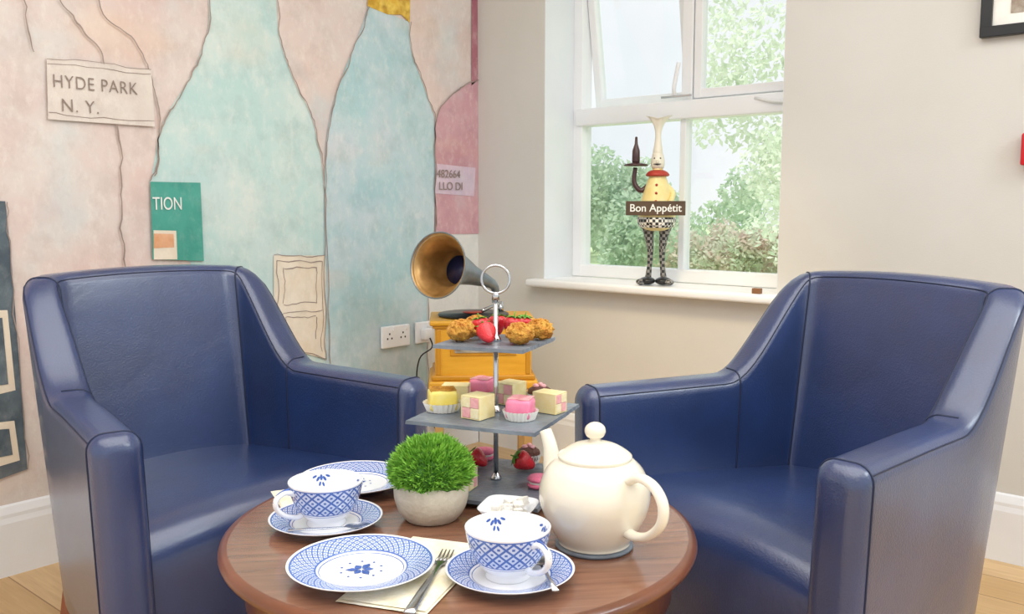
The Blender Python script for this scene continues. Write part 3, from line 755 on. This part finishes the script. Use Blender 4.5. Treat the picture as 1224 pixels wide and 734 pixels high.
m.build('body',parent=fg)
m=MB(); m.rbox((.215,.01,.052),M_fig_br,.002,T(0,-.078,.285)); m.build('sign',parent=fg)
t=text('sign_lettering','Bon Appétit',.039,(0,-.0835,.273),(90,0,0),M_textw,None,'CENTER',.0005,.98,.0004); t.parent=fg

# ------------------------------------------------------------------ outside
M_lawn=pm('lawn','#cddcae',.9,c2='#bccf9c',scale=.6)
m=MB(); m.box((-60,.6,-1.1),(30,80,-.95),M_lawn); m.build('lawn')
def leafmat(n,a,b,c):
    mt=pm(n,a,.7,c2=b,scale=1.6,c3=c,s3=4)
    nt=mt.node_tree; bs=nt.nodes['Principled BSDF']; src=bs.inputs['Base Color'].links[0].from_socket
    tr=N(nt,'ShaderNodeBsdfTranslucent'); nt.links.new(src,tr.inputs[0]); mx=N(nt,'ShaderNodeMixShader'); mx.inputs[0].default_value=.5
    nt.links.new(bs.outputs[0],mx.inputs[1]); nt.links.new(tr.outputs[0],mx.inputs[2]); nt.links.new(mx.outputs[0],nt.nodes['Material Output'].inputs[0]); return mt
L1=leafmat('leaves_light','#e4ebdd','#d0dec8','#edf1e8'); L2=leafmat('leaves_mid','#c0d2b9','#a9c2a7','#cfdcc8'); L3=leafmat('leaves_blossom','#e6c6c0','#cedcc2','#d8e3cd')
M_bark=pm('bark','#a89c8c',.9)
def tree(nm,base,clusters,n,size,mat,trunk=True):
    m=MB(); V=[];F=[]
    tot=sum(c[3]**2 for c in clusters)
    for cx,cy,cz,r in clusters:
        for i in range(int(n*r*r/tot)):
            d=Vector((R.gauss(0,1),R.gauss(0,1),R.gauss(0,1))).normalized()*r*(R.random()**.4)
            p=Vector((cx,cy,cz))+d
            if p.z<.1: continue
            a=Vector((R.uniform(-1,1),R.uniform(-1,1),R.uniform(-1,1))).normalized(); b=a.orthogonal().normalized()
            s_=size*R.uniform(.6,1.3); k=len(V)
            V+=[p-a*s_,p+b*s_*.45,p+a*s_,p-b*s_*.45]; F.append((k,k+1,k+2,k+3))
    m.add(V,F,mat,False)
    if trunk: m.tube([(0,0,-.146),(0,0,1.0),(0,0,2.2)],[.10,.08,.04],M_bark,10)
    else: m.tube([(0,0,-.146),(0,0,.4)],[.05,.03],M_bark,8)
    m.build(nm,base,recalc=False)
x,y=on(4.2,12.5)
cl=[]
for i in range(24):
    cl.append((R.uniform(-1.5,1.6),R.uniform(-1.3,1.3),R.uniform(1.2,5.6),R.uniform(.5,.85)))
tree('garden_tree',(x,y,-.8),cl,15500,.06,L1)
x,y=on(2.45,20)
cl=[(R.uniform(-1.0,1.0),R.uniform(-.9,.9),R.uniform(.7,2.5),R.uniform(.5,.8)) for i in range(12)]
tree('garden_tree',(x,y,-.8),cl,7000,.08,L2)
x,y=on(5.6,22); cl=[(R.uniform(-2.8,3.4),R.uniform(-.8,.8),R.uniform(.3,1.4),R.uniform(.35,.6)) for i in range(34)]
tree('flowering_hedge',(x,y,-.8),cl,11000,.08,L3,False)
x,y=on(3,40); cl=[(R.uniform(-9,9),R.uniform(-7,7),R.uniform(.5,2.4),R.uniform(.8,1.5)) for i in range(40)]
tree('distant_hedge',(x,y,-.8),cl,12000,.16,L2,False)

# ------------------------------------------------------------------ world & lights
w=bpy.data.worlds.new('overcast_sky'); sc.world=w; w.use_nodes=True; nt=w.node_tree; bg=nt.nodes['Background']
tc=N(nt,'ShaderNodeTexCoord'); nz=N(nt,'ShaderNodeTexNoise'); nz.inputs['Scale'].default_value=3.5; nz.inputs['Detail'].default_value=5
nt.links.new(tc.outputs['Generated'],nz.inputs['Vector'])
cr=N(nt,'ShaderNodeValToRGB'); cr.color_ramp.elements[0].position=.35; cr.color_ramp.elements[1].position=.65
cr.color_ramp.elements[0].color=lin('#dfe5ea'); cr.color_ramp.elements[1].color=lin('#f3f5f7')
nt.links.new(nz.outputs[0],cr.inputs[0]); nt.links.new(cr.outputs[0],bg.inputs[0]); bg.inputs[1].default_value=1.2
def area(nm,loc,rot,size,e,col):
    l=bpy.data.lights.new(nm,'AREA'); l.shape='RECTANGLE'; l.size,l.size_y=size; l.energy=e; l.color=col
    o=bpy.data.objects.new(nm,l); bpy.context.collection.objects.link(o); o.location=loc; o.rotation_euler=tuple(rad(a) for a in rot); return o
area('added_fill',(2.2,-2.2,2.44),(0,0,0),(2.6,2.6),58,(1,.995,.985))  # broad fill added to brighten the room evenly, not a known fitting
o=area('added_fill',(3.7,-.9,2.40),(0,0,0),(.9,.9),28,(.86,.95,1))  # extra lamp added for highlights on the left chair's back
o.rotation_euler=(Vector((.8,-1.8,.6))-Vector(o.location)).to_track_quat('-Z','Y').to_euler()
# added warm spot without a fixture, for the yellow glow under the sill
l=bpy.data.lights.new('added_warm_spot','SPOT'); l.energy=80; l.color=(1,.76,.38); l.spot_size=rad(46); l.spot_blend=1; l.shadow_soft_size=.15
o=bpy.data.objects.new('added_warm_spot',l); bpy.context.collection.objects.link(o); o.location=(1.15,-1.35,2.4)
o.rotation_euler=(Vector((1.0,0,.22))-Vector(o.location)).to_track_quat('-Z','Y').to_euler()
l=bpy.data.lights.new('sun','SUN'); l.energy=3.2; l.angle=rad(12); l.color=(1,.98,.94)
o=bpy.data.objects.new('sun',l); bpy.context.collection.objects.link(o); o.rotation_euler=Vector((-.15,.5,-.85)).to_track_quat('-Z','Y').to_euler()

cam=bpy.data.cameras.new("camera");co=bpy.data.objects.new("camera",cam);bpy.context.collection.objects.link(co)
co.location=(2.68,-2.88,1.03);co.rotation_euler=(rad(90-6.35),0,rad(40.8));cam.lens=32.0
sc.camera=co
